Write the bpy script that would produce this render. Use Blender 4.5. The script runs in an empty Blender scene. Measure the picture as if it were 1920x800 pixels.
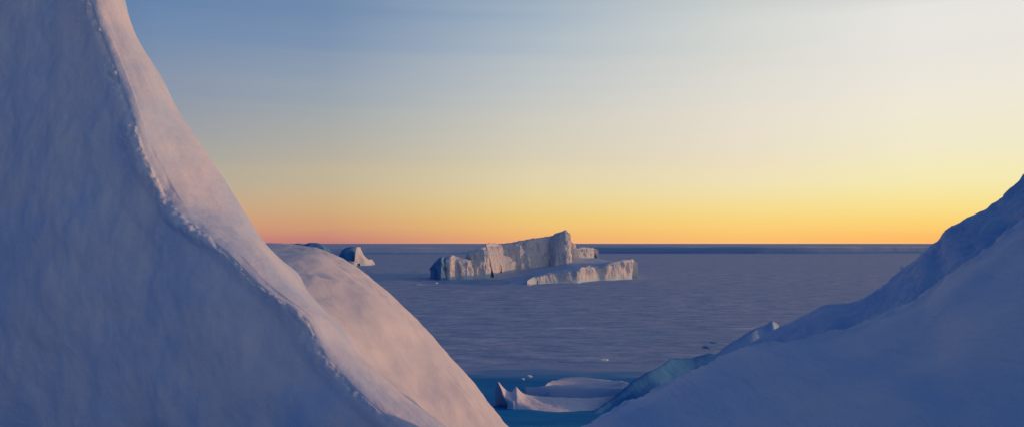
import bpy, bmesh, math, random
import numpy as np
from mathutils import Vector, noise as mn

random.seed(7)
sc = bpy.context.scene
C = sc.collection
H = 15.0            # eye height above the sea ice, metres
F = 1507.0          # focal length in photo pixels
HZ = 456.0          # horizon row


# ------------------------------------------------------------------ helpers
def at(px, py, y):
    """point seen at a photo pixel, standing y metres ahead"""
    return np.array(((px - 960.0) / F * y, y, H + (HZ - py) / F * y))


def on_ice(px, py):
    return at(px, py, H * F / (py - HZ))


def lin(r, g, b):
    f = lambda c: (c / 255 / 12.92) if c / 255 <= .04045 else ((c / 255 + .055) / 1.055) ** 2.4
    return (f(r), f(g), f(b), 1.0)


def herm(P, n_out, axis, straight=False):
    """arc-length cubic through control points along one axis of a (I,J,3) grid"""
    P = np.asarray(P, float)
    if axis == 1:
        return herm(P.transpose(1, 0, 2), n_out, 0, straight).transpose(1, 0, 2)
    d = np.linalg.norm(np.diff(P, axis=0), axis=2).mean(axis=1)
    t = np.concatenate(([0], np.cumsum(np.maximum(d, 1e-4))))
    n = len(t)
    m = np.zeros_like(P)
    for i in range(n):
        if i == 0:
            m[i] = (P[1] - P[0]) / (t[1] - t[0])
        elif i == n - 1:
            m[i] = (P[-1] - P[-2]) / (t[-1] - t[-2])
        else:
            a, b = t[i] - t[i - 1], t[i + 1] - t[i]
            m[i] = ((P[i] - P[i - 1]) / a * b + (P[i + 1] - P[i]) / b * a) / (a + b)
    if isinstance(n_out, int):
        s = np.linspace(0, t[-1], n_out)
    else:                                # list of sub-steps per segment
        s = np.concatenate([np.linspace(t[i], t[i + 1], k, endpoint=False) for i, k in enumerate(n_out)] + [[t[-1]]])
    k = np.clip(np.searchsorted(t, s, side='right') - 1, 0, n - 2)
    h = (t[k + 1] - t[k])
    u = ((s - t[k]) / h)[:, None, None]
    if straight:
        return P[k] * (1 - u) + P[k + 1] * u
    h = h[:, None, None]
    return ((2 * u**3 - 3 * u**2 + 1) * P[k] + (u**3 - 2 * u**2 + u) * h * m[k]
            + (-2 * u**3 + 3 * u**2) * P[k + 1] + (u**3 - u**2) * h * m[k + 1])


def grid_normals(G):
    du = np.gradient(G, axis=0)
    dv = np.gradient(G, axis=1)
    n = np.cross(du, dv)
    l = np.linalg.norm(n, axis=2, keepdims=True)
    return n / np.maximum(l, 1e-9)


def ob(name, me, mat, parent=None, smooth=True):
    if not isinstance(mat, (list, tuple)):
        mat = [mat]
    for m in mat:
        me.materials.append(m)
    me.polygons.foreach_set('use_smooth', [smooth] * len(me.polygons))
    o = bpy.data.objects.new(name, me)
    C.objects.link(o)
    for p in me.polygons:
        if len(p.vertices) > 4:
            p.use_smooth = False
    if parent:
        o.parent = parent
    return o


def tag(o, label, cat, group=None, kind=None):
    if label:
        o['label'] = label
    if cat:
        o['category'] = cat
    if group:
        o['group'] = group
    if kind:
        o['kind'] = kind
    return o


def sheet(name, ctrl, nu, nv, mat, disp=None, fill=False, parent=None, smooth=True, face=None, straight=False):
    """smooth surface through a grid of control points, displaced along its normals"""
    G = herm(herm(np.array(ctrl, float), nu, 0), nv, 1, straight)
    N = grid_normals(G)
    if face is not None:                 # make normals look towards a point
        mid = G[G.shape[0] // 2, G.shape[1] // 2]
        if np.dot(N[G.shape[0] // 2, G.shape[1] // 2], np.array(face) - mid) < 0:
            G = G[:, ::-1].copy()
            N = -N[:, ::-1]
            flip = True
        else:
            flip = False
    else:
        flip = False
    I, J = G.shape[:2]
    if disp:
        for i in range(I):
            for j in range(J):
                v = (J - 1 - j if flip else j) / (J - 1)
                o = disp(Vector(G[i, j]), i / (I - 1), v)
                G[i, j] += N[i, j] * o if np.isscalar(o) else np.array(o)
    verts = [tuple(p) for p in G.reshape(-1, 3)]
    faces = [(i * J + j, (i + 1) * J + j, (i + 1) * J + j + 1, i * J + j + 1) for i in range(I - 1) for j in range(J - 1)]
    me = bpy.data.meshes.new(name)
    me.from_pydata(verts, [], faces)
    if fill:
        bm = bmesh.new()
        bm.from_mesh(me)
        e = [x for x in bm.edges if x.is_boundary]
        bmesh.ops.holes_fill(bm, edges=e, sides=0)
        bmesh.ops.recalc_face_normals(bm, faces=bm.faces)
        bm.to_mesh(me)
        bm.free()
    me.update()
    return ob(name, me, mat, parent, smooth)


def fbm(p, s, oct=4, H_=.9, off=(0, 0, 0)):
    return mn.fractal(Vector((p[0] * s[0] + off[0], p[1] * s[1] + off[1], p[2] * s[2] + off[2])), H_, 2.1, oct, noise_basis='PERLIN_ORIGINAL')


def ridg(p, s, oct=4, off=(0, 0, 0)):
    return mn.ridged_multi_fractal(Vector((p[0] * s[0] + off[0], p[1] * s[1] + off[1], p[2] * s[2] + off[2])), .9, 2.1, oct, 1.0, 2.0, noise_basis='PERLIN_ORIGINAL') - 1.0


def empty(name, loc):
    o = bpy.data.objects.new(name, None)
    o.location = loc
    C.objects.link(o)
    return o


def own_origin(o, loc):
    """move a mesh object's origin to loc without moving its vertices in the world"""
    loc = Vector(loc)
    o.data.transform(__import__('mathutils').Matrix.Translation(-loc))
    o.location = loc


# ------------------------------------------------------------------ materials
def mat(name, base, alt=None, rough=.75, pat=(1, 1, 1), pscale=1.0, plo=.4, phi=.65, bumps=(), spec=.25, sss=0.0, sss_r=.05, zblue=None):
    m = bpy.data.materials.new(name)
    m.use_nodes = True
    nt = m.node_tree
    nd, lk = nt.nodes, nt.links
    bs = nd['Principled BSDF']
    bs.inputs['Roughness'].default_value = rough
    bs.inputs['Specular IOR Level'].default_value = spec
    tc = nd.new('ShaderNodeNewGeometry')
    out = None
    if alt is not None:
        mp = nd.new('ShaderNodeMapping')
        mp.inputs['Scale'].default_value = pat
        lk.new(tc.outputs['Position'], mp.inputs['Vector'])
        nz = nd.new('ShaderNodeTexNoise')
        nz.inputs['Scale'].default_value = pscale
        nz.inputs['Detail'].default_value = 6
        nz.inputs['Distortion'].default_value = .4
        lk.new(mp.outputs[0], nz.inputs['Vector'])
        mr = nd.new('ShaderNodeMapRange')
        mr.inputs['From Min'].default_value = plo
        mr.inputs['From Max'].default_value = phi
        lk.new(nz.outputs['Fac'], mr.inputs['Value'])
        mx = nd.new('ShaderNodeMix')
        mx.data_type = 'RGBA'
        mx.inputs[6].default_value = (*base, 1)
        mx.inputs[7].default_value = (*alt, 1)
        lk.new(mr.outputs[0], mx.inputs[0])
        out = mx.outputs[2]
    if zblue:                            # second colour low down, main colour higher up
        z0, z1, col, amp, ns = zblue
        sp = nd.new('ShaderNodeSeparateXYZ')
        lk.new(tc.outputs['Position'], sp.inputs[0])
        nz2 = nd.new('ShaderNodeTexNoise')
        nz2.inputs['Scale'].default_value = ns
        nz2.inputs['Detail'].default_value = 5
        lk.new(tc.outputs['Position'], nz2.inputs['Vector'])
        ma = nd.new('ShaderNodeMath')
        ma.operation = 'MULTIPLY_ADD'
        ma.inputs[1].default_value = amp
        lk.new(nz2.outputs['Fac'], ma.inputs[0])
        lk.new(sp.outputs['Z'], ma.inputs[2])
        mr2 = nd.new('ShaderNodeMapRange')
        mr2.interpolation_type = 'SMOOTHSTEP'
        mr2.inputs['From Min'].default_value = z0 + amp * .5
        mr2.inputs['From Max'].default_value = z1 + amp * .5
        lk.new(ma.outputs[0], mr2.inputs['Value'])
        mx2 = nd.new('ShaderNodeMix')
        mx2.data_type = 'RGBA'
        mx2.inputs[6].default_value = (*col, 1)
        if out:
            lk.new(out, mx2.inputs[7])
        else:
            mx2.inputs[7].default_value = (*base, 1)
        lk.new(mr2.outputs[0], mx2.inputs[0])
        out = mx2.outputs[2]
    if out:
        lk.new(out, bs.inputs['Base Color'])
    else:
        bs.inputs['Base Color'].default_value = (*base, 1)
    if sss:
        bs.inputs['Subsurface Weight'].default_value = sss
        bs.inputs['Subsurface Radius'].default_value = (.6, .8, 1.0)
        bs.inputs['Subsurface Scale'].default_value = sss_r
    prev = None
    for (bpat, bscale, det, strength, dist) in bumps:
        mp = nd.new('ShaderNodeMapping')
        mp.inputs['Scale'].default_value = bpat[:3]
        if len(bpat) > 3:
            mp.inputs['Rotation'].default_value = bpat[3]
        lk.new(tc.outputs['Position'], mp.inputs['Vector'])
        nz = nd.new('ShaderNodeTexNoise')
        nz.inputs['Scale'].default_value = bscale
        nz.inputs['Detail'].default_value = det
        nz.inputs['Roughness'].default_value = .6
        lk.new(mp.outputs[0], nz.inputs['Vector'])
        b = nd.new('ShaderNodeBump')
        b.inputs['Strength'].default_value = strength
        b.inputs['Distance'].default_value = dist
        lk.new(nz.outputs['Fac'], b.inputs['Height'])
        if prev:
            lk.new(prev.outputs[0], b.inputs['Normal'])
        prev = b
    if prev:
        lk.new(prev.outputs[0], bs.inputs['Normal'])
    return m


SNOW = (.80, .81, .84)
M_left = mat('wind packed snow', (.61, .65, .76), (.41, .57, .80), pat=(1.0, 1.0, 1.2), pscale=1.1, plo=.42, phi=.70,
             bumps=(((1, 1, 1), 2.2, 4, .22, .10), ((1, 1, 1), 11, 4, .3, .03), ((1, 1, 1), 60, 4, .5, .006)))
M_dune = mat('soft drifted snow', (.65, .66, .71), bumps=(((1, 1, 1), 2.0, 4, .3, .08), ((1, 1, 1), 30, 4, .35, .008)))
M_right = mat('smooth drift snow', (.91, .80, .79), (.60, .68, .82), pat=(3.0, .5, 2.0), pscale=.9, plo=.36, phi=.66,
              bumps=(((1.0, .18, 1.0, (0, 0, .1)), 6.0, 5, .8, .06), ((1, 1, 1), 40, 4, .5, .008)))
M_crust = mat('crusted icy snow', (.62, .70, .82), (.42, .57, .79), pscale=4.0, plo=.4, phi=.65,
              bumps=(((1, 1, 1), 9.0, 6, .8, .05), ((1, 1, 1), 45, 5, .5, .01)))
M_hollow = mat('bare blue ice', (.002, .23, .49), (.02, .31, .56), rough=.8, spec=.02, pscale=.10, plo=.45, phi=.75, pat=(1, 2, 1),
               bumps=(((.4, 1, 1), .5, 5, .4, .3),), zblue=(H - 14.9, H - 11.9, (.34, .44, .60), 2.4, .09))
M_drift = mat('pale drift snow', (.68, .66, .72), bumps=(((1, 1, 1), 1.2, 5, .4, .12),))
M_flat = mat('shade toned drift snow', (.52, .54, .66), (.30, .42, .60), pscale=.25, plo=.48, phi=.7, pat=(.4, 1, 1), bumps=(((.5, 1, 1), 1.2, 5, .5, .12),))  # darker than the lipped drift: its shade is put into the colour
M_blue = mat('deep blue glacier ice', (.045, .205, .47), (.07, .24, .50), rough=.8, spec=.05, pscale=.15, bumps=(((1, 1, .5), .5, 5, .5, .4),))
M_bluesmall = mat('clear blue ice', (.17, .34, .56), rough=.8, spec=.05, bumps=(((1, 1, 1), 8, 4, .3, .02),))
M_berg = mat('iceberg snow ice', (.62, .62, .67), (.36, .47, .60), rough=.7, pat=(1, 1, .35), pscale=.25, plo=.45, phi=.72,
             bumps=(((1, 1, .3), .6, 6, .7, .9),), zblue=(-1.0, 3.0, (.35, .55, .72), 3.5, .3))
M_bergblue = mat('iceberg shaded blue ice', (.04, .19, .43), (.16, .34, .56), rough=.5, pat=(1, 1, .4), pscale=.2, plo=.45, phi=.75,
                 bumps=(((1, 1, .4), .5, 6, .6, .8),))  # ice blue, darkened to carry the shade of sides turned from the sun
M_apron = mat('iceberg apron snow', (.50, .57, .69), (.36, .47, .62), pat=(.6, 1, 1), pscale=.12, plo=.4, phi=.65,
              bumps=(((.5, 1, 1), .35, 5, .5, .5),))  # blue shade on the apron is put into this darker snow colour
M_shelf = mat('shelf ice', (.42, .50, .64), (.36, .46, .62), pat=(.3, 1, 1), pscale=.02, bumps=(((.5, .5, .3), .08, 6, .6, 3.0),),
              zblue=(7.6, 9.2, (.20, .34, .58), 1.5, .02))  # darker blue below the top paints the shade on the cliff face
M_chunk = mat('loose ice', (.82, .86, .9), rough=.4, bumps=(((1, 1, 1), 6, 4, .5, .03),))


def sea_material():
    m = bpy.data.materials.new('wind scoured sea ice')
    m.use_nodes = True
    nt = m.node_tree
    nd, lk = nt.nodes, nt.links
    bs = nd['Principled BSDF']
    bs.inputs['Roughness'].default_value = .7
    bs.inputs['Specular IOR Level'].default_value = .2
    g = nd.new('ShaderNodeNewGeometry')

    def nz(scale, sx, sy, det, rot=0.0, rough=.55):
        mp = nd.new('ShaderNodeMapping')
        mp.inputs['Scale'].default_value = (sx, sy, 1)
        mp.inputs['Rotation'].default_value = (0, 0, rot)
        lk.new(g.outputs['Position'], mp.inputs['Vector'])
        n = nd.new('ShaderNodeTexNoise')
        n.inputs['Scale'].default_value = scale
        n.inputs['Detail'].default_value = det
        n.inputs['Roughness'].default_value = rough
        lk.new(mp.outputs[0], n.inputs['Vector'])
        return n.outputs['Fac']

    def rng(v, a, b):
        r = nd.new('ShaderNodeMapRange')
        r.interpolation_type = 'SMOOTHSTEP'
        r.inputs['From Min'].default_value = a
        r.inputs['From Max'].default_value = b
        lk.new(v, r.inputs['Value'])
        return r.outputs[0]

    def mix(f, a, b):
        x = nd.new('ShaderNodeMix')
        x.data_type = 'RGBA'
        lk.new(f, x.inputs[0])
        for s, v in ((6, a), (7, b)):
            if isinstance(v, tuple):
                x.inputs[s].default_value = (*v, 1)
            else:
                lk.new(v, x.inputs[s])
        return x.outputs[2]

    fine = rng(nz(.30, .42, 1, 10, .06, .72), .36, .64)
    crests = rng(nz(.11, .22, 1, 8, .04, .68), .60, .70)
    mid = rng(nz(.03, .35, 1, 6, -.05), .38, .66)
    wide = rng(nz(.004, .35, 1, 4, .03), .40, .62)
    c = mix(fine, (.17, .31, .52), (.64, .62, .70))
    c2 = mix(mid, (.33, .44, .60), c)
    c3 = mix(wide, c2, c)
    grain = rng(nz(1.4, .40, 1, 6, .05, .7), .42, .58)
    c3b = mix(grain, mix(fine, (.15, .27, .46), (.36, .45, .60)), c3)
    c4 = mix(crests, c3b, (.76, .72, .77))
    lk.new(c4, bs.inputs['Base Color'])
    prev = None
    for s, sx, sy, rot, st, di in ((.06, .4, 1, .05, .5, 1.2), (.30, .42, 1, .06, .8, .6), (1.4, .4, 1, .05, .6, .14)):
        b = nd.new('ShaderNodeBump')
        b.inputs['Strength'].default_value = st
        b.inputs['Distance'].default_value = di
        lk.new(nz(s, sx, sy, 6, rot), b.inputs['Height'])
        if prev:
            lk.new(prev.outputs[0], b.inputs['Normal'])
        prev = b
    lk.new(prev.outputs[0], bs.inputs['Normal'])
    return m


M_sea = sea_material()

# ------------------------------------------------------------------ setting: sea ice and the ice we stand on
me = bpy.data.meshes.new('sea_ice')
R = 90000.0
me.from_pydata([(-R, -R, 0), (R, -R, 0), (R, R, 0), (-R, R, 0)], [], [(0, 1, 2, 3)])
sea = tag(ob('sea_ice', me, M_sea), None, None, kind='structure')

prof_y = [-30, 0, 6, 10, 15, 25, 30, 36, 43, 50, 60, 72, 85, 97, 125]
prof_z = [-1.7, -1.7, -2.4, -3.3, -4.2, -5.9, -6.95, -8.2, -8.95, -9.6, -10.8, -12.2, -13.6, -14.8, -16.4]
xs = [-70, -40, -20, -8, 0, 8, 20, 40, 70]
ctrl = [[(x, y, H + z - (.0006 * x * x if y > 30 else 0)) for x in xs] for y, z in zip(prof_y, prof_z)]
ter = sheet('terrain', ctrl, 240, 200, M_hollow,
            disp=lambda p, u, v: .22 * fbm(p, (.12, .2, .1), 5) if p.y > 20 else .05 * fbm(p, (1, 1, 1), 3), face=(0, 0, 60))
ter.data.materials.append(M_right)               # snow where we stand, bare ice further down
for p in ter.data.polygons:
    if ter.data.vertices[p.vertices[0]].co.y < 24:
        p.material_index = 1
tag(ter, None, None, kind='structure')

def ray(p):
    d = p - np.array((0, 0, H))
    return d / d[1]


# ------------------------------------------------------------------ left snow bank (shaded face, crusted crest, sunlit slope)
crest = [(140, -190, 7.6), (152, -90, 7.3), (168, 0, 7.0), (196, 72, 6.9), (224, 150, 6.75), (249, 220, 6.6), (268, 280, 6.5),
         (300, 345, 6.4), (336, 402, 6.25), (395, 448, 6.1), (440, 482, 6.0), (480, 524, 5.9), (530, 560, 5.8), (572, 595, 5.75),
         (598, 645, 5.7), (640, 700, 5.6), (690, 750, 5.5), (748, 802, 5.4), (840, 880, 5.3), (960, 1000, 5.2)]
edge = [(205, -190, 7.85), (218, -90, 7.6), (232, 0, 7.35), (252, 62, 7.3), (297, 140, 7.3), (330, 205, 7.25), (368, 262, 7.2),
        (405, 320, 7.15), (446, 385, 7.1), (478, 436, 7.0), (510, 482, 6.85), (545, 528, 6.6), (588, 575, 6.4), (632, 615, 6.3),
        (665, 660, 6.25), (712, 700, 6.2), (765, 745, 6.15), (830, 795, 6.1), (915, 870, 6.0), (1030, 990, 5.9)]
ctrl = []
CP = np.array([at(*c) for c in crest])
ts = np.linspace(0, 1, len(CP))
CS = np.stack([np.polyval(np.polyfit(CP[:, 2], CP[:, a], 2), CP[:, 2]) if a < 2 else CP[:, 2] for a in range(3)], axis=1)   # the crest, smoothed
for i, (c, e, ps) in enumerate(zip(crest, edge, CS)):
    merge = max(0.0, min(1.0, (i - 8) / 2, (16 - i) / 2))      # here the slope runs on into the swell behind
    p, q = at(*c), at(*e)
    d = np.array((-.94, .36, 0.0))
    p9 = p * .4 + ps * .6
    p2 = p * .85 + ps * .15
    row = [ps + d * 8 + np.array((0, .8, -.5)), ps + d * 4 + np.array((0, .2, 0)), ps + d * 2, p9 + d * .9 + np.array((0, -.03, .0)),
           p2 + d * .25, p + d * .018 + np.array((0, 0, .001)), p + (q - p) * .022 + np.array((0, 0, .005)), p + (q - p) * .3 + np.array((.03, -.02, .03)),
           p + (q - p) * .68 + np.array((.03, -.03, .03)), q, q + ray(q) * (.5 + .5 * merge) + np.array((-.10 + .26 * merge, 0, -.06 - .02 * merge)), q + ray(q) * (1.3 + .7 * merge) + np.array((-.25 + .65 * merge, 0, -1.0 + .6 * merge)),
           np.array((q[0] - .6, q[1] + 2.0, H - 5.0))]
    ctrl.append(row)


def disp_left(p, u, v):
    w = math.exp(-((v - VC) / (.022 + .02 * mn.noise(Vector(p) * 1.7))) ** 2)          # close to the crest
    k = min(1.0, abs(v - VC) / .12, abs(v - VE) / .10)
    a = .075 * k * fbm(p, (.8, .8, .8), 3) + (.012 + .010 * k) * fbm(p, (3.2, 3.2, 2.2), 3)
    ragged = .45 + 1.1 * max(0.0, min(1.0, .30 + 1.1 * fbm(p, (1.9, 1.9, 1.9), 3, off=(9, 2, 4))))
    a += w * ragged * (.022 * fbm(p, (12, 12, 12), 5) + .014 * fbm(p, (34, 34, 34), 3))
    a += .05 * math.exp(-((v - VC) / .07) ** 2) * fbm(p, (1.9, 1.9, 1.9), 2, off=(1, 7, 2))
    return a * (.55 if v > VC + .06 else 1.0)


segs = [24, 64, 84, 48, 16, 12, 22, 26, 26, 14, 8, 6]
VC, VE = sum(segs[:5]) / sum(segs), sum(segs[:9]) / sum(segs)
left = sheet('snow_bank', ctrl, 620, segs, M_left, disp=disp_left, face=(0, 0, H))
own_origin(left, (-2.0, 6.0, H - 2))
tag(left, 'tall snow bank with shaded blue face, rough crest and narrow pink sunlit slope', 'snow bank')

# swell of soft snow behind it
top = [(455, 452, 10.4), (490, 455, 10.2), (545, 457, 10.0), (602, 467, 9.7), (642, 485, 9.5), (682, 515, 9.3), (720, 549, 9.1), (762, 592, 8.9), (802, 640, 8.7),
       (842, 686, 8.5), (880, 731, 8.3), (910, 768, 8.2), (936, 802, 8.1), (985, 880, 8.0), (1040, 980, 8.0)]
low = [(400, 560, 6.9), (440, 560, 6.9), (470, 560, 6.8), (510, 580, 6.7), (550, 600, 6.6), (585, 625, 6.5), (620, 655, 6.4), (655, 690, 6.3), (690, 720, 6.25), (730, 755, 6.2),
       (770, 790, 6.15), (800, 820, 6.1), (830, 850, 6.1), (880, 920, 6.0), (950, 1010, 6.0)]
ctrl = []
DX = [np.array(q) for q in ((-8.6, 11.6, H - 4.5), (-6.6, 11.3, H - 1.3), (-4.9, 10.9, H - .25))]
for k, (p, q) in enumerate([(p, p + np.array((.2, -2.6, -1.3))) for p in DX] + [(at(*c), at(*e)) for c, e in zip(top, low)]):
    k -= len(DX)
    hump = min(1, max(0, k / 3))
    gz = np.array((0, 0, -.10 * min(1, max(0, (k - 6) / 4))))
    ctrl.append([q + np.array((.1, .0, -.7)), q, q * .66 + p * .34 + np.array((.02, 0, -.04)) + gz, q * .3 + p * .7 + np.array((.05, 0, .03 * hump)) + gz, p * .90 + q * .10 + np.array((.01, 0, .008)) - gz * .15, p,
                 p + np.array((.25, .5, -.28)), p + np.array((.5, 1.1, -1.0)), np.array((p[0] + .9, p[1] + 2.0, H - 6))])


CREASE = [at(560, 507, 9.3), at(580, 513, 9.3), at(600, 512, 9.3), at(622, 510, 9.3), at(640, 515, 9.3), at(662, 517, 9.3)]


def disp_dune(p, u, v):
    k = min(1.0, abs(v - 154 / 186) / .12)
    a = .06 * k * fbm(p, (.9, .9, .9), 3) + .010 * fbm(p, (4, 2.2, 4), 4)
    a += .014 * ridg(p, (1.1, 1.6, 1.1), 2, (3, 1, 8)) * (1 if v < .7 else .3)
    for c0, c1_ in zip(CREASE[:-1], CREASE[1:]):            # a small wind step on the swell
        if c0[0] <= p.x < c1_[0] and v < .82:
            t = (p.x - c0[0]) / (c1_[0] - c0[0])
            dz = p.z - (c0[2] * (1 - t) + c1_[2] * t)
            fade = min(1, (p.x - CREASE[0][0]) / .12, (CREASE[-1][0] - p.x) / .15)
            a += .035 * fade * (math.exp(-max(0, -dz) / .05) if dz < 0 else -.3 * math.exp(-dz / .06))
    if abs(v - .82) < .1:
        a += .008 * fbm(p, (14, 14, 14), 3)
    return a


dune = sheet('snow_dune', ctrl, 340, [12, 40, 50, 36, 16, 14, 10, 8], M_dune, disp=disp_dune, face=(0, 0, H))
own_origin(dune, (-1.5, 8.5, H - 2.5))
tag(dune, 'smooth rounded pink sunlit snow swell rising behind the foot of the tall bank', 'snow dune')

# ------------------------------------------------------------------ right snow bank (smooth) and the crusted ridge behind it
c1 = [(2150, 280, 3.2), (2020, 345, 3.35), (1920, 414, 3.5), (1850, 468, 3.6), (1782, 512, 3.7), (1730, 556, 3.8), (1650, 590, 3.9), (1560, 626, 4.0), (1470, 643, 4.15),
      (1390, 652, 4.3), (1310, 690, 4.4), (1200, 744, 4.5), (1140, 773, 4.55), (1088, 802, 4.6), (1000, 860, 4.7), (900, 950, 4.8)]
ctrl = []
R1X = [np.array(q) for q in ((7.6, 1.6, H - 3.2), (6.4, 1.9, H - .9), (4.8, 2.2, H + .05), (3.4, 2.75, H + .44))]
for p in R1X + [at(*c) for c in c1]:
    f = np.array((-.42, -1.0, -.30))
    ctrl.append([np.array((p[0] - 1.0, p[1] - 2.5, H - 3.4)), p + f * 1.75 + np.array((0, 0, -.2)), p + f * .9, p + f * .45 + np.array((0, 0, .025)), p + f * .14 + np.array((0, 0, .02)), p,
                 p + np.array((.12, .16, -.08)), p + np.array((.3, .5, -.5)), np.array((p[0] + .5, p[1] + 1.0, H - 4))])


VR = 104 / 138


def disp_right(p, u, v):
    k = min(1.0, abs(v - VR) / .2)
    a = .045 * k * fbm(p, (.9, .9, .9), 3, off=(5, 5, 5)) + .006 * fbm(p, (3.5, 1.2, 3.5), 4)
    a += (.022 * fbm(p, (10, 10, 10), 5) + .010 * fbm(p, (30, 30, 30), 3)) * math.exp(-((v - VR) / .06) ** 2)
    return a


right = sheet('snow_bank', ctrl, 600, [22, 22, 22, 22, 16, 16, 10, 8], M_right, disp=disp_right, face=(0, 0, H + 1))
own_origin(right, (1.5, 3.6, H - 1.7))
tag(right, 'broad smooth shaded snow bank filling the lower right corner', 'snow bank')

c2 = [(2200, 90, 4.5), (2080, 185, 4.5), (1990, 268, 4.55), (1920, 330, 4.6), (1882, 364, 4.6), (1850, 391, 4.65), (1802, 414, 4.7), (1776, 434, 4.7), (1752, 458, 4.75),
      (1720, 484, 4.8), (1690, 506, 4.85), (1642, 546, 4.9), (1598, 567, 5.0), (1545, 572, 5.1), (1505, 592, 5.2), (1465, 611, 5.3), (1425, 632, 5.35), (1380, 662, 5.4), (1300, 720, 5.4),
      (1200, 790, 5.4)]
ctrl = []
R2X = [np.array(q) for q in ((9.6, 2.6, H - 3.2), (8.2, 2.9, H - .8), (6.8, 3.3, H + .8), (5.3, 3.9, H + 1.35))]
for p in R2X + [at(*c) for c in c2]:
    f = np.array((-.30, -1.0, -.42))
    ctrl.append([np.array((p[0] - .5, p[1] - 1.6, H - 3.6)), p + f * .9 + np.array((0, 0, -.08)), p + f * .45, p + f * .18 + np.array((0, 0, .015)), p + f * .04, p,
                 p + np.array((.08, .12, -.06)), p + np.array((.25, .4, -.5)), np.array((p[0] + .4, p[1] + .8, H - 5))])


def disp_crust(p, u, v):
    e = min(1.0, max(0.0, (u - .78) / .08))
    k = min(1.0, abs(v - 90 / 122) / .2)
    return (.035 * k * fbm(p, (1.8, 1.8, 1.8), 4) + (.014 + .03 * k) * fbm(p, (6, 6, 6), 5) + .014 * fbm(p, (16, 16, 16), 3)) * (1 - .7 * e)


crust = sheet('ice_ridge', ctrl, 620, [16, 18, 22, 22, 12, 14, 10, 8], M_crust, disp=disp_crust, face=(0, 0, H + 1))
own_origin(crust, (2.6, 4.8, H - 2))
tag(crust, 'dark blue crusted ice ridge with ragged skyline, behind the smooth snow bank', 'ice ridge')

# ------------------------------------------------------------------ hollow: drifts, blue wall, loose ice
# wind-carved drift with a raised lip
dtop = [(933, 715, 45.0), (936, 718, 45.1), (941, 725, 45.3), (949, 731, 45.4), (960, 734, 45.45), (965, 728, 45.5), (968, 724, 45.55), (971, 727, 45.6), (979, 735, 45.7), (1000, 741, 45.9), (1040, 744, 46), (1090, 745, 46.2), (1135, 744, 46.4), (1165, 738, 47.6), (1190, 731, 48.8)]
dbot = [(950, 753, 44.5), (951, 753, 44.4), (954, 752, 44.2), (957, 751, 44.0), (963, 752, 43.7), (966, 753, 43.7), (970, 754, 43.6), (975, 756, 43.5), (984, 758, 43.4), (1010, 765, 43.2), (1050, 768, 43.4), (1090, 768, 44), (1130, 764, 45.2), (1165, 755, 47), (1195, 748, 48.2)]
ctrl = []
for a, b in zip(dtop, dbot):
    p, q = at(*a), at(*b)
    m_ = .5 * (p + q) + np.array((0, 0, -.10))
    ctrl.append([q + np.array((.0, -.9, -.5)), q + np.array((0, -.25, -.04)), m_, p * .85 + q * .15 + np.array((0, 0, -.05)), p, p + np.array((-.1, .4, -.3)), p + np.array((-.2, 1.3, -2.6))])
dr = sheet('snow_drift', ctrl, 260, 80, M_drift, disp=lambda p, u, v: .05 * fbm(p, (.5, .9, .9), 4) + .02 * fbm(p, (2, 2, 2), 3), face=(0, 0, H + 3), fill=True)
own_origin(dr, at(1050, 760, 46))
tag(dr, 'curved pinkish snow drift with sharp upturned lip, in the blue hollow', 'snow drift', 'snow drifts in the blue hollow')
ftop = [(985, 742, 51.6), (1005, 736, 54), (1020, 727, 58), (1040, 716, 65), (1080, 711, 69), (1130, 714, 67), (1172, 722, 61), (1200, 735, 53)]
fbot = [(985, 743.5, 51.2), (1005, 743.5, 51.0), (1020, 744, 50.7), (1040, 744.5, 50.2), (1080, 745, 49.8), (1110, 746, 49.4), (1150, 747, 49), (1200, 748, 49)]
ctrl = []
for a, b in zip(ftop, fbot):
    p, q = at(*a), at(*b)
    ctrl.append([q + np.array((0, -.6, -1.4)), q + np.array((0, -.3, -.12)), .5 * (p + q) + np.array((0, 0, .0)), p, p + np.array((0, 2, -1.5))])
fl = sheet('snow_drift', ctrl, 90, 50, M_flat, disp=lambda p, u, v: .12 * fbm(p, (.3, .6, .6), 4), face=(0, 0, H + 3), fill=True)
own_origin(fl, at(1100, 728, 59))
tag(fl, 'flat mauve snow drift just behind the curved drift with the upturned lip', 'snow drift', 'snow drifts in the blue hollow')

# blue ice wall standing on the right side of the hollow
wt = [(1095, 786, 42), (1120, 768, 43.4), (1150, 746, 45), (1185, 716, 46.6), (1225, 692, 48.5), (1248, 681, 50.5), (1262, 672, 52), (1290, 671, 53), (1325, 664, 54), (1370, 668, 56), (1420, 690, 58)]
ctrl = []
for a in wt:
    p = at(*a)
    zb = H - 9.4
    ctrl.append([np.array((p[0] + .6, p[1] - 6.5, zb - .3)), np.array((p[0] + .3, p[1] - 3.6, zb * .6 + p[2] * .4 - .1)), p + np.array((.0, -1.0, -.4)), p, p + np.array((.6, 1.2, -.3)), p + np.array((1.2, 3, -1.5)), np.array((p[0] + 1.6, p[1] + 5, zb - 2))])
bw = sheet('ice_bank', ctrl, 130, 90, M_blue, disp=lambda p, u, v: .07 * fbm(p, (.3, .3, .3), 3) + .03 * fbm(p, (1.2, 1.2, 1.2), 4), face=(0, 0, H + 5), fill=True)
own_origin(bw, at(1250, 740, 62))
tag(bw, 'deep blue shaded ice bank beside the snow drifts in the hollow', 'ice bank')


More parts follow.
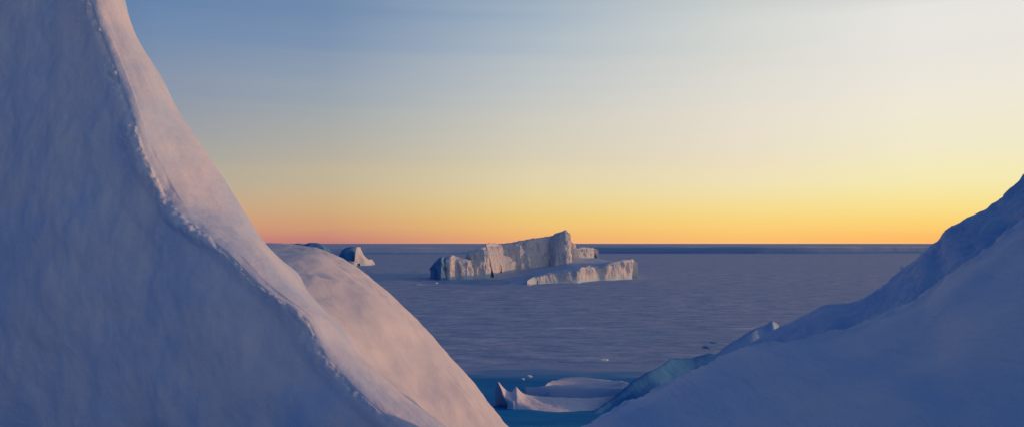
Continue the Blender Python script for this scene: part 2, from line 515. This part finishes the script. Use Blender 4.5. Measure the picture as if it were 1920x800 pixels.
def rock(name, centre, size, mat_, seed, flat=.7, label=None, cat='ice chunk', group=None, blocky=.35):
    bm = bmesh.new()
    bmesh.ops.create_icosphere(bm, subdivisions=3, radius=1)
    off = Vector((seed * 3.1, seed * 1.7, seed * .9))
    for v in bm.verts:
        c = v.co.copy()
        k = 1 + blocky * mn.noise(c * 1.1 + off) + .25 * mn.noise(c * 2.7 + off)
        m_ = max(abs(c.x), abs(c.y), abs(c.z))
        c = c * (1 - blocky) + c / m_ * .75 * blocky
        v.co = Vector((c.x * size[0], c.y * size[1], c.z * size[2] * flat)) * k
    me = bpy.data.meshes.new(name)
    bm.to_mesh(me)
    bm.free()
    o = ob(name, me, mat_, smooth=False)
    o.location = Vector(centre)
    tag(o, label, cat, group)
    return o


G_CH = 'loose ice chunks'
rock('ice_chunk', on_ice(1326, 651), (.7, .9, .4), M_bluesmall, 1, label='larger dark blue ice chunk on near sea ice beside right slope', group=G_CH)
rock('ice_chunk', on_ice(1340, 642), (.6, .8, .25), M_bluesmall, 2, label='small flat dark ice chunk just beyond the larger dark blue chunk', group=G_CH)
rock('ice_chunk', at(1133, 674, 100), (.5, .5, .2), M_chunk, 3, label='pale ice chunk lying at the near edge of the sea ice above the mauve drift', group=G_CH)
rock('ice_chunk', at(993, 705, 73), (.26, .3, .16), M_chunk, 4, label='small white ice chunk on the blue ice straight above the drift lip', group=G_CH)
rock('ice_chunk', at(980, 710, 70), (.17, .2, .11), M_chunk, 5, label='tiniest white ice chunk on blue ice, lower left of another white chunk', group=G_CH)
rock('ice_chunk', at(1690, 503, 4.82), (.011, .011, .02), M_chunk, 6, label='bright glinting ice crystal chunk highest on the crusted ridge line', group=G_CH)
rock('ice_chunk', at(1650, 541, 4.85), (.010, .012, .016), M_chunk, 7, label='bright glinting ice crystal chunk halfway down the crusted ridge line', group=G_CH)
rock('ice_chunk', on_ice(818, 531), (.7, .7, .7), M_chunk, 8, label='small white ice chunk at the blue end of the big iceberg', group=G_CH)

# blue slab poking up behind the right bank
st = [(1325, 675, 6.4), (1360, 650, 6.45), (1392, 632, 6.5), (1415, 616, 6.55), (1434, 609, 6.6), (1446, 602, 6.6), (1458, 610, 6.7), (1490, 632, 6.8)]
ctrl = []
for a in st:
    p = at(*a)
    ctrl.append([np.array((p[0] - .1, p[1] - .35, H - 1.3)), np.array((p[0] - .03, p[1] - .20, p[2] * .6 + .4 * (H - 1.3))), p + np.array((0, -.02, -.02)), p, p + np.array((.02, .03, -.01)), p + np.array((.05, .10, -.15)), np.array((p[0] + .1, p[1] + .3, H - 1.3))])
M_block = mat('frosted blue ice', (.34, .52, .74), rough=.85, spec=.03, bumps=(((1, 1, 1), 8, 4, .3, .02),))
sl = sheet('ice_block', ctrl, 60, 50, M_block, disp=lambda p, u, v: .015 * fbm(p, (5, 5, 5), 4), face=(0, 0, H + 1), fill=True)
own_origin(sl, at(1430, 650, 6.6))
tag(sl, 'small blue ice block poking up where the crusted ridge meets sea ice', 'ice block')


# ------------------------------------------------------------------ icebergs
def cliff(name, cols, thick, mat_, parent, disp, nu, nv, back_drop=0.5, lean=0.0, smooth=False):
    """cols: (px_top, py_top, px_base, py_base, y) along the front; solid block behind it"""
    ctrl = []
    for (tx, ty, bx, by, y) in cols:
        t, b = at(tx, ty, y + lean), at(bx, by, y)
        b0 = b.copy()
        b0[2] = -1.0
        b0[1] -= .6
        bk = t + np.array((thick * .25, thick, -back_drop))
        bb = bk.copy()
        bb[2] = -1.0
        bb[1] += 2
        ctrl.append([b0, b, b * .66 + t * .34, b * .33 + t * .67, b * .06 + t * .94, t + np.array((0, .4, .0)), t * .5 + bk * .5, bk, bb])
    # closed ends
    def endcol(cl):
        c = np.array(cl).copy()
        cy = (c[1][1] + c[-2][1]) / 2
        out = []
        for r in c:
            out.append(np.array((r[0], r[1] * .05 + cy * .95, r[2] * .9 if r[2] > 0 else r[2])))
        return out
    ctrl = [endcol(ctrl[0])] + ctrl + [endcol(ctrl[-1])]
    k = nv / 80
    sg = [max(2, int(round(a * k))) for a in (2, 18, 18, 16, 5, 8, 6, 7)]
    vf = sum(sg[:4]) / sum(sg)
    return sheet(name, ctrl, nu, sg, mat_, disp=lambda p, u, v: disp(p, v, vf), fill=True, parent=parent, smooth=smooth, face=(30, 0, 40))


def disp_cliff(amp=1.0, off=0.0):
    def d(p, v, vf):
        flute = ridg(p, (.20, .20, .03), 4, (off, 0, 0))
        a = .8 * flute + 1.0 * fbm(p, (.09, .09, .045), 3, off=(off, 3, 1)) + .75 * fbm(p, (.45, .45, .22), 5)
        k = min(1.0, max(.1, p.z / 4.0))
        t = min(1.0, max(0.0, (v - vf) / .06))
        return amp * a * k * (1 - .7 * t)
    return d


berg = empty('iceberg', (2.0, 352.0, 0.0))
tag(berg, 'big sloping iceberg with pink lit cliffs and peaked end, frozen into sea ice', 'iceberg')
parts = []
parts.append(cliff('leaning_slab', [(912, 462, 926, 516, 346), (921, 461, 934, 519, 356), (940, 461, 948, 513, 365.5), (958, 458, 965, 506, 366.6), (976, 453.5, 982, 500, 367.4), (1000, 450.5, 1003, 497, 369.5), (1022, 447.5, 1024, 496, 373),
                                    (1034, 446, 1034, 495, 375), (1041, 442.5, 1041, 492, 371), (1056, 437, 1058, 487, 369), (1062, 439, 1066, 483, 382)], 26, M_berg, berg, disp_cliff(1.15), 260, 130, back_drop=8))
parts.append(cliff('ice_block', [(874, 481, 876, 514, 344), (878, 475, 882, 516, 342), (890, 471.5, 894, 519, 342.5), (903, 468.5, 910, 521, 343), (914, 467, 924, 521, 349)], 24, M_berg, berg, disp_cliff(1.1, 7), 100, 110, back_drop=4))
parts.append(cliff('ice_block', [(826, 491, 826, 524, 338), (832, 488, 834, 525, 333), (843, 485, 843, 526, 331), (853, 484, 856, 526, 334), (864, 488, 866, 524, 333.5), (878, 490, 882, 520, 335)], 22, M_berg, berg, disp_cliff(1.0, 13), 100, 100, back_drop=3))
parts.append(cliff('blue_ice_block', [(809, 500, 806, 528, 350), (813, 495, 812, 529, 342), (820, 488, 818, 530, 333), (828, 484, 826, 529, 329), (836, 492, 838, 528, 332)], 16, M_bergblue, berg, disp_cliff(.7, 21), 70, 80, back_drop=2))
lc = [(989, 525, 989, 534, 289), (996, 522, 996, 534, 292), (1005, 520, 1005, 533, 297), (1030, 514, 1030, 531, 301), (1058, 510.5, 1058, 530, 302.5), (1083, 509, 1084, 527.5, 304), (1090, 504, 1090, 526, 311), (1108, 503, 1108, 524, 319), (1123, 503, 1125, 523, 325),
      (1133, 500, 1135, 523.5, 325.5), (1148, 496, 1149, 523, 328), (1162, 492, 1163, 523, 333), (1175, 491, 1178, 522, 336), (1183, 493, 1185, 520, 345)]
parts.append(cliff('low_cliff', lc, 16, M_berg, berg, disp_cliff(1.0, 31), 260, 90, back_drop=0))
A = at
apr = [[on_ice(775, 535), on_ice(790, 530), A(800, 523, 348), A(815, 518, 362)],
       [on_ice(815, 537), A(818, 530, 322), A(825, 526, 336), A(840, 516, 352)],
       [on_ice(865, 538), A(865, 530, 322), A(868, 524, 335), A(875, 512, 356)],
       [on_ice(925, 538), A(928, 529, 322), A(930, 522, 342), A(932, 510, 372)],
       [on_ice(975, 536), A(972, 524, 322), A(968, 516, 345), A(962, 502, 384)],
       [A(1010, 521, 300), A(1008, 517, 320), A(1005, 508, 350), A(1005, 494, 392)],
       [A(1045, 514.5, 306), A(1043, 509, 325), A(1040, 503, 355), A(1040, 490, 398)],
       [A(1088, 508, 318), A(1085, 503, 335), A(1075, 496, 360), A(1072, 481, 402)],
       [A(1125, 504, 332), A(1122, 499, 345), A(1118, 493, 365), A(1105, 484, 404)],
       [A(1158, 496, 338), A(1156, 494, 350), A(1150, 491, 368), A(1132, 487, 404)],
       [A(1180, 494, 346), A(1180, 494, 356), A(1176, 493, 372), A(1155, 493, 404)],
       [np.array(q) for q in ((52.0, 350.0, -.8), (54.0, 360.0, -.8), (55.0, 378.0, -.8), (53.0, 404.0, -.8))]]
apr = [[np.array((r[0][0], r[0][1] - 25, -.9)), r[0] - np.array((0, 0, .05))] + r[1:] if r[0][2] < .5 and r[0][0] < 20 else [r[0] + np.array((0, .5, -.5)), r[0]] + r[1:] if r[0][2] < 0 else
       [r[0] + np.array((1.5, 9, -4.5)), r[0] + np.array((.3, 3.0, -.5))] + r[1:] for r in apr]
parts.append(sheet('snow_apron', apr, 160, 60, M_apron, disp=lambda p, u, v: (.45 * fbm(p, (.08, .12, .1), 4) + .12 * fbm(p, (.5, .5, .5), 3)) * min(1, max(0, p.z) / 1.5), face=(0, 200, 80), fill=True, parent=berg))
for o in parts:
    o.data.transform(__import__('mathutils').Matrix.Translation(-berg.location))

# low lit berg behind the peak
y2 = 820
b2 = empty('iceberg', (at(1092, 483, y2)[0], y2, 0))
tag(b2, 'low flat-topped pink lit iceberg standing behind the peak of the big iceberg', 'iceberg')
o = cliff('ice_cliff', [(1062, 474, 1060, 483.5, 800), (1072, 471, 1072, 484, 806), (1080, 468.5, 1080, 484, 812), (1088, 466.5, 1088, 484, 818), (1096, 466, 1097, 484, 824), (1105, 467, 1107, 484, 832), (1111, 467, 1114, 483, 842)], 30, M_berg, b2, disp_cliff(1.6, 43), 90, 60, back_drop=1)
o.data.transform(__import__('mathutils').Matrix.Translation(-b2.location))
# small berg with a blue dome and a bright fin, left
y3 = H * F / 41.0
b3 = empty('iceberg', (at(668, 497, y3)[0], y3, 0))
tag(b3, 'small iceberg with dark blue dome and thin bright fin beside the snow swell', 'iceberg')
MT = __import__('mathutils').Matrix.Translation
dm = [(634, 484, 560), (638, 474, 556), (646, 465.5, 552), (656, 462, 550), (665, 462.5, 551), (671, 467, 556), (676, 478, 562)]
ctrl = []
for a in dm:
    p = at(*a)
    hgt = p[2]
    ctrl.append([np.array((p[0], p[1] - 7, -1)), np.array((p[0], p[1] - 6, hgt * .35)), np.array((p[0], p[1] - 4.5, hgt * .72)), np.array((p[0], p[1] - 2, hgt * .95)), p, p + np.array((1, 5, -hgt * .2)), np.array((p[0], p[1] + 9, -1))])
o = sheet('blue_dome', ctrl, 60, 60, M_bergblue, disp=lambda p, u, v: .35 * fbm(p, (.2, .2, .2), 4), face=(0, 0, 60), fill=True, parent=b3)
o.data.transform(MT(-b3.location))
fn = [(666, 476, 664, 497, 540), (669, 463, 667, 497.5, 541), (671.5, 468, 670, 498, 542), (675, 476, 676, 498, 544), (682, 484, 683, 498, 546), (688, 488, 689, 498, 549), (691, 486, 692, 497.5, 552), (696, 494, 698, 497, 558)]
o = cliff('ice_fin', fn, 5, M_berg, b3, disp_cliff(.35, 55), 80, 50, back_drop=0)
o.data.transform(MT(-b3.location))
o = cliff('ice_foot', [(648, 492, 646, 498.5, 537), (655, 490, 654, 499, 535), (662, 491, 661, 499, 535), (668, 493, 668, 499, 537)], 8, M_berg, b3, disp_cliff(.4, 61), 40, 40, back_drop=0)
o.data.transform(MT(-b3.location))

# far dark bergs on the skyline
for cols, y, lab in (([(546, 459), (552, 457), (558, 456.2), (563, 457.5), (568, 460)], 1150, 'tiny dark flat iceberg on the skyline, left of the rounded one'),
                     ([(566, 460), (574, 457), (584, 455.2), (594, 456), (603, 459.5), (609, 464), (612, 470)], 900, 'dark rounded iceberg on the skyline just beyond the top of the snow swell')):
    xs_ = [at(c[0], 460, y)[0] for c in cols]
    e = empty('iceberg', (sum(xs_) / len(xs_), y, 0))
    ctrl = []
    for c in cols:
        p = at(c[0], c[1], y)
        ctrl.append([np.array((p[0], p[1] - 14, -1)), np.array((p[0], p[1] - 9, p[2] * .6)), p, p + np.array((3, 12, -2)), np.array((p[0], p[1] + 22, -1))])
    o = sheet('ice_cliff', ctrl, 50, 40, M_bergblue, disp=lambda p, u, v: .7 * fbm(p, (.1, .1, .1), 4), face=(0, 0, 90), fill=True, parent=e)
    o.data.transform(MT(-e.location))
    tag(e, lab, 'iceberg', 'far icebergs on the skyline')

# ------------------------------------------------------------------ far ice shelf: a long low cliff under the horizon
rng_ = np.random.RandomState(3)
xs_ = np.linspace(-2600, 3200, 200)
ctrl = []
for x in xs_:
    y = 1190 + 60 * math.sin(x * .0021) + 25 * math.sin(x * .009 + 1) + .03 * x
    zt = 9.5 + 1.0 * math.sin(x * .0043) + .5 * math.sin(x * .017) + .35 * math.sin(x * .041)
    ctrl.append([(x, y - 14, -1), (x, y - 2, 2.2), (x, y, zt * .6), (x, y + 1.5, zt * .97), (x, y + 10, zt), (x, y + 400, zt + .6), (x, y + 6000, zt + 1.0), (x, y + 40000, zt), (x, y + 40100, -5)])
sh = sheet('ice_shelf', ctrl, 600, [4, 4, 4, 3, 6, 6, 4, 2], M_shelf, disp=lambda p, u, v: 1.3 * fbm(p, (.02, .02, .05), 4) if p.y < 1400 else 0.0, face=(0, 0, 300), straight=True)
own_origin(sh, (300, 1190, 0))
tag(sh, 'long low dark blue ice shelf edge stretching under the whole horizon', 'ice shelf')

# ------------------------------------------------------------------ camera
cam = bpy.data.cameras.new('camera')
cam.sensor_width = 36
cam.lens = F / 1920 * 36
cam.shift_y = 56 / 1920
cam.clip_start = .05
cam.clip_end = 200000
co = bpy.data.objects.new('camera', cam)
co.location = (0, 0, H)
co.rotation_euler = (math.pi / 2, 0, 0)
C.objects.link(co)
sc.camera = co

# ------------------------------------------------------------------ sun and sky
AZ = math.radians(4.0)      # sun stands to the right, a little ahead of square
EL = math.radians(5.5)
sd = Vector((math.cos(EL) * math.cos(AZ), math.cos(EL) * math.sin(AZ), math.sin(EL)))
sl_ = bpy.data.lights.new('sun', 'SUN')
sl_.energy = 2.0
sl_.color = (1.0, .46, .19)
sl_.angle = math.radians(.6)
so = bpy.data.objects.new('sun', sl_)
so.rotation_euler = sd.to_track_quat('Z', 'Y').to_euler()
so.location = (60, 0, 60)
C.objects.link(so)

w = bpy.data.worlds.new('World')
sc.world = w
w.use_nodes = True
nt = w.node_tree
nd, lk = nt.nodes, nt.links
for n in list(nd):
    nd.remove(n)
tc = nd.new('ShaderNodeTexCoord')
sep = nd.new('ShaderNodeSeparateXYZ')
lk.new(tc.outputs['Generated'], sep.inputs[0])


def math_(op, a, b=None, c=None):
    n = nd.new('ShaderNodeMath')
    n.operation = op
    for i, v in enumerate((a, b, c)):
        if v is None:
            continue
        if isinstance(v, (int, float)):
            n.inputs[i].default_value = v
        else:
            lk.new(v, n.inputs[i])
    return n.outputs[0]


zc = math_('MAXIMUM', sep.outputs['Z'], 0.0)
# faint level streaks low in the sky
stv = nd.new('ShaderNodeMapping')
stv.inputs['Scale'].default_value = (1.2, 1.2, 42)
stv.inputs['Rotation'].default_value = (.03, -.02, 0)
lk.new(tc.outputs['Generated'], stv.inputs['Vector'])
stn = nd.new('ShaderNodeTexNoise')
stn.inputs['Scale'].default_value = 1.6
stn.inputs['Detail'].default_value = 3
lk.new(stv.outputs[0], stn.inputs['Vector'])
st_ = math_('MULTIPLY', math_('SUBTRACT', stn.outputs['Fac'], .5), .09)
e0 = math_('POWER', zc, .5)
e = math_('MULTIPLY', e0, math_('ADD', 1.0, st_))
hor = math_('SQRT', math_('ADD', math_('MULTIPLY', sep.outputs['X'], sep.outputs['X']), math_('MULTIPLY', sep.outputs['Y'], sep.outputs['Y'])))
dot = math_('DIVIDE', math_('ADD', math_('MULTIPLY', sep.outputs['X'], math.cos(AZ)), math_('MULTIPLY', sep.outputs['Y'], math.sin(AZ))), math_('MAXIMUM', hor, .001))


def ramp(stops):
    r = nd.new('ShaderNodeValToRGB')
    cr = r.color_ramp
    cr.interpolation = 'CARDINAL'
    while len(cr.elements) > 1:
        cr.elements.remove(cr.elements[-1])
    cr.elements[0].position = stops[0][0]
    cr.elements[0].color = stops[0][1]
    for p, c in stops[1:]:
        x = cr.elements.new(p)
        x.color = c
    lk.new(e, r.inputs['Fac'])
    return r.outputs['Color']


ZEN = (.005, .055, .20, 1)
HI = (.012, .085, .26, 1)
PY = [456, 446, 430, 400, 350, 300, 200, 100, 5]


def col(px, cols, hi=HI, mid=None):
    """colours read at rows PY of the photograph in the column px"""
    dx = px - 960
    st = []
    for py, c in zip(PY, cols):
        z = (HZ - py) / math.sqrt(F * F + dx * dx + (HZ - py) ** 2)
        st.append((math.sqrt(max(z, 0)), lin(*c)))
    a = st[-1][1]
    st.append((.62, tuple(.55 * a[i] + .45 * hi[i] for i in range(3)) + (1,)))
    st.append((.74, tuple(.12 * a[i] + .88 * hi[i] for i in range(3)) + (1,)))
    st.append((1, ZEN))
    return ramp(st)


r_anti = ramp([(0, (.012, .065, .18, 1)), (.10, (.020, .07, .19, 1)), (.2, (.035, .085, .22, 1)), (.32, (.028, .095, .26, 1)), (.5, (.018, .09, .265, 1)), (.75, (.010, .07, .24, 1)), (1, ZEN)])
r_300 = col(300, [(192, 122, 122), (198, 130, 120), (204, 146, 122), (200, 158, 132), (184, 166, 146), (167, 163, 156), (145, 152, 166), (124, 143, 171), (104, 132, 171)])
r_616 = col(616, [(188, 124, 122), (197, 134, 119), (206, 150, 118), (207, 167, 124), (197, 178, 146), (184, 175, 158), (158, 166, 172), (133, 151, 176), (110, 137, 172)])
r_1000 = col(1000, [(238, 168, 120), (238, 175, 114), (238, 189, 116), (234, 202, 130), (226, 209, 163), (215, 205, 179), (199, 199, 193), (178, 188, 196), (153, 171, 190)])
r_1400 = col(1400, [(251, 188, 122), (251, 192, 112), (250, 203, 118), (246, 215, 136), (240, 223, 174), (234, 221, 193), (227, 220, 207), (215, 215, 208), (204, 208, 205)], hi=(.10, .13, .22, 1))
r_1720 = col(1720, [(252, 184, 108), (252, 188, 105), (252, 201, 112), (249, 218, 132), (245, 230, 168), (241, 232, 192), (238, 231, 212), (233, 228, 220), (226, 224, 220)], hi=(.14, .16, .23, 1))


def mixw(a, b, lo, hi, smooth=False):
    mr = nd.new('ShaderNodeMapRange')
    mr.interpolation_type = 'SMOOTHSTEP' if smooth else 'LINEAR'
    mr.inputs['From Min'].default_value = lo
    mr.inputs['From Max'].default_value = hi
    lk.new(dot, mr.inputs['Value'])
    m = nd.new('ShaderNodeMix')
    m.data_type = 'RGBA'
    lk.new(mr.outputs[0], m.inputs[0])
    lk.new(a, m.inputs[6])
    lk.new(b, m.inputs[7])
    return m.outputs[2]


sky = mixw(mixw(mixw(mixw(mixw(r_anti, r_300, -.58, -.337), r_616, -.337, -.155), r_1000, -.155, .096), r_1400, .096, .347), r_1720, .347, .512)
nis = nd.new('ShaderNodeTexSky')
nis.sky_type = 'NISHITA'
nis.sun_disc = False
nis.sun_elevation = EL
nis.sun_rotation = math.pi / 2 - AZ
bg1 = nd.new('ShaderNodeBackground')
lk.new(sky, bg1.inputs['Color'])
bg1.inputs['Strength'].default_value = 1.0
bg2 = nd.new('ShaderNodeBackground')
lk.new(nis.outputs[0], bg2.inputs['Color'])
bg2.inputs['Strength'].default_value = .003
ad = nd.new('ShaderNodeAddShader')
lk.new(bg1.outputs[0], ad.inputs[0])
lk.new(bg2.outputs[0], ad.inputs[1])
wo = nd.new('ShaderNodeOutputWorld')
lk.new(ad.outputs[0], wo.inputs['Surface'])

sc.view_settings.view_transform = 'Standard'
sc.view_settings.look = 'None'
sc.view_settings.exposure = 0
sc.view_settings.gamma = 1
sc.render.engine = 'CYCLES'
sc.cycles.use_denoising = True
sc.cycles.max_bounces = 6
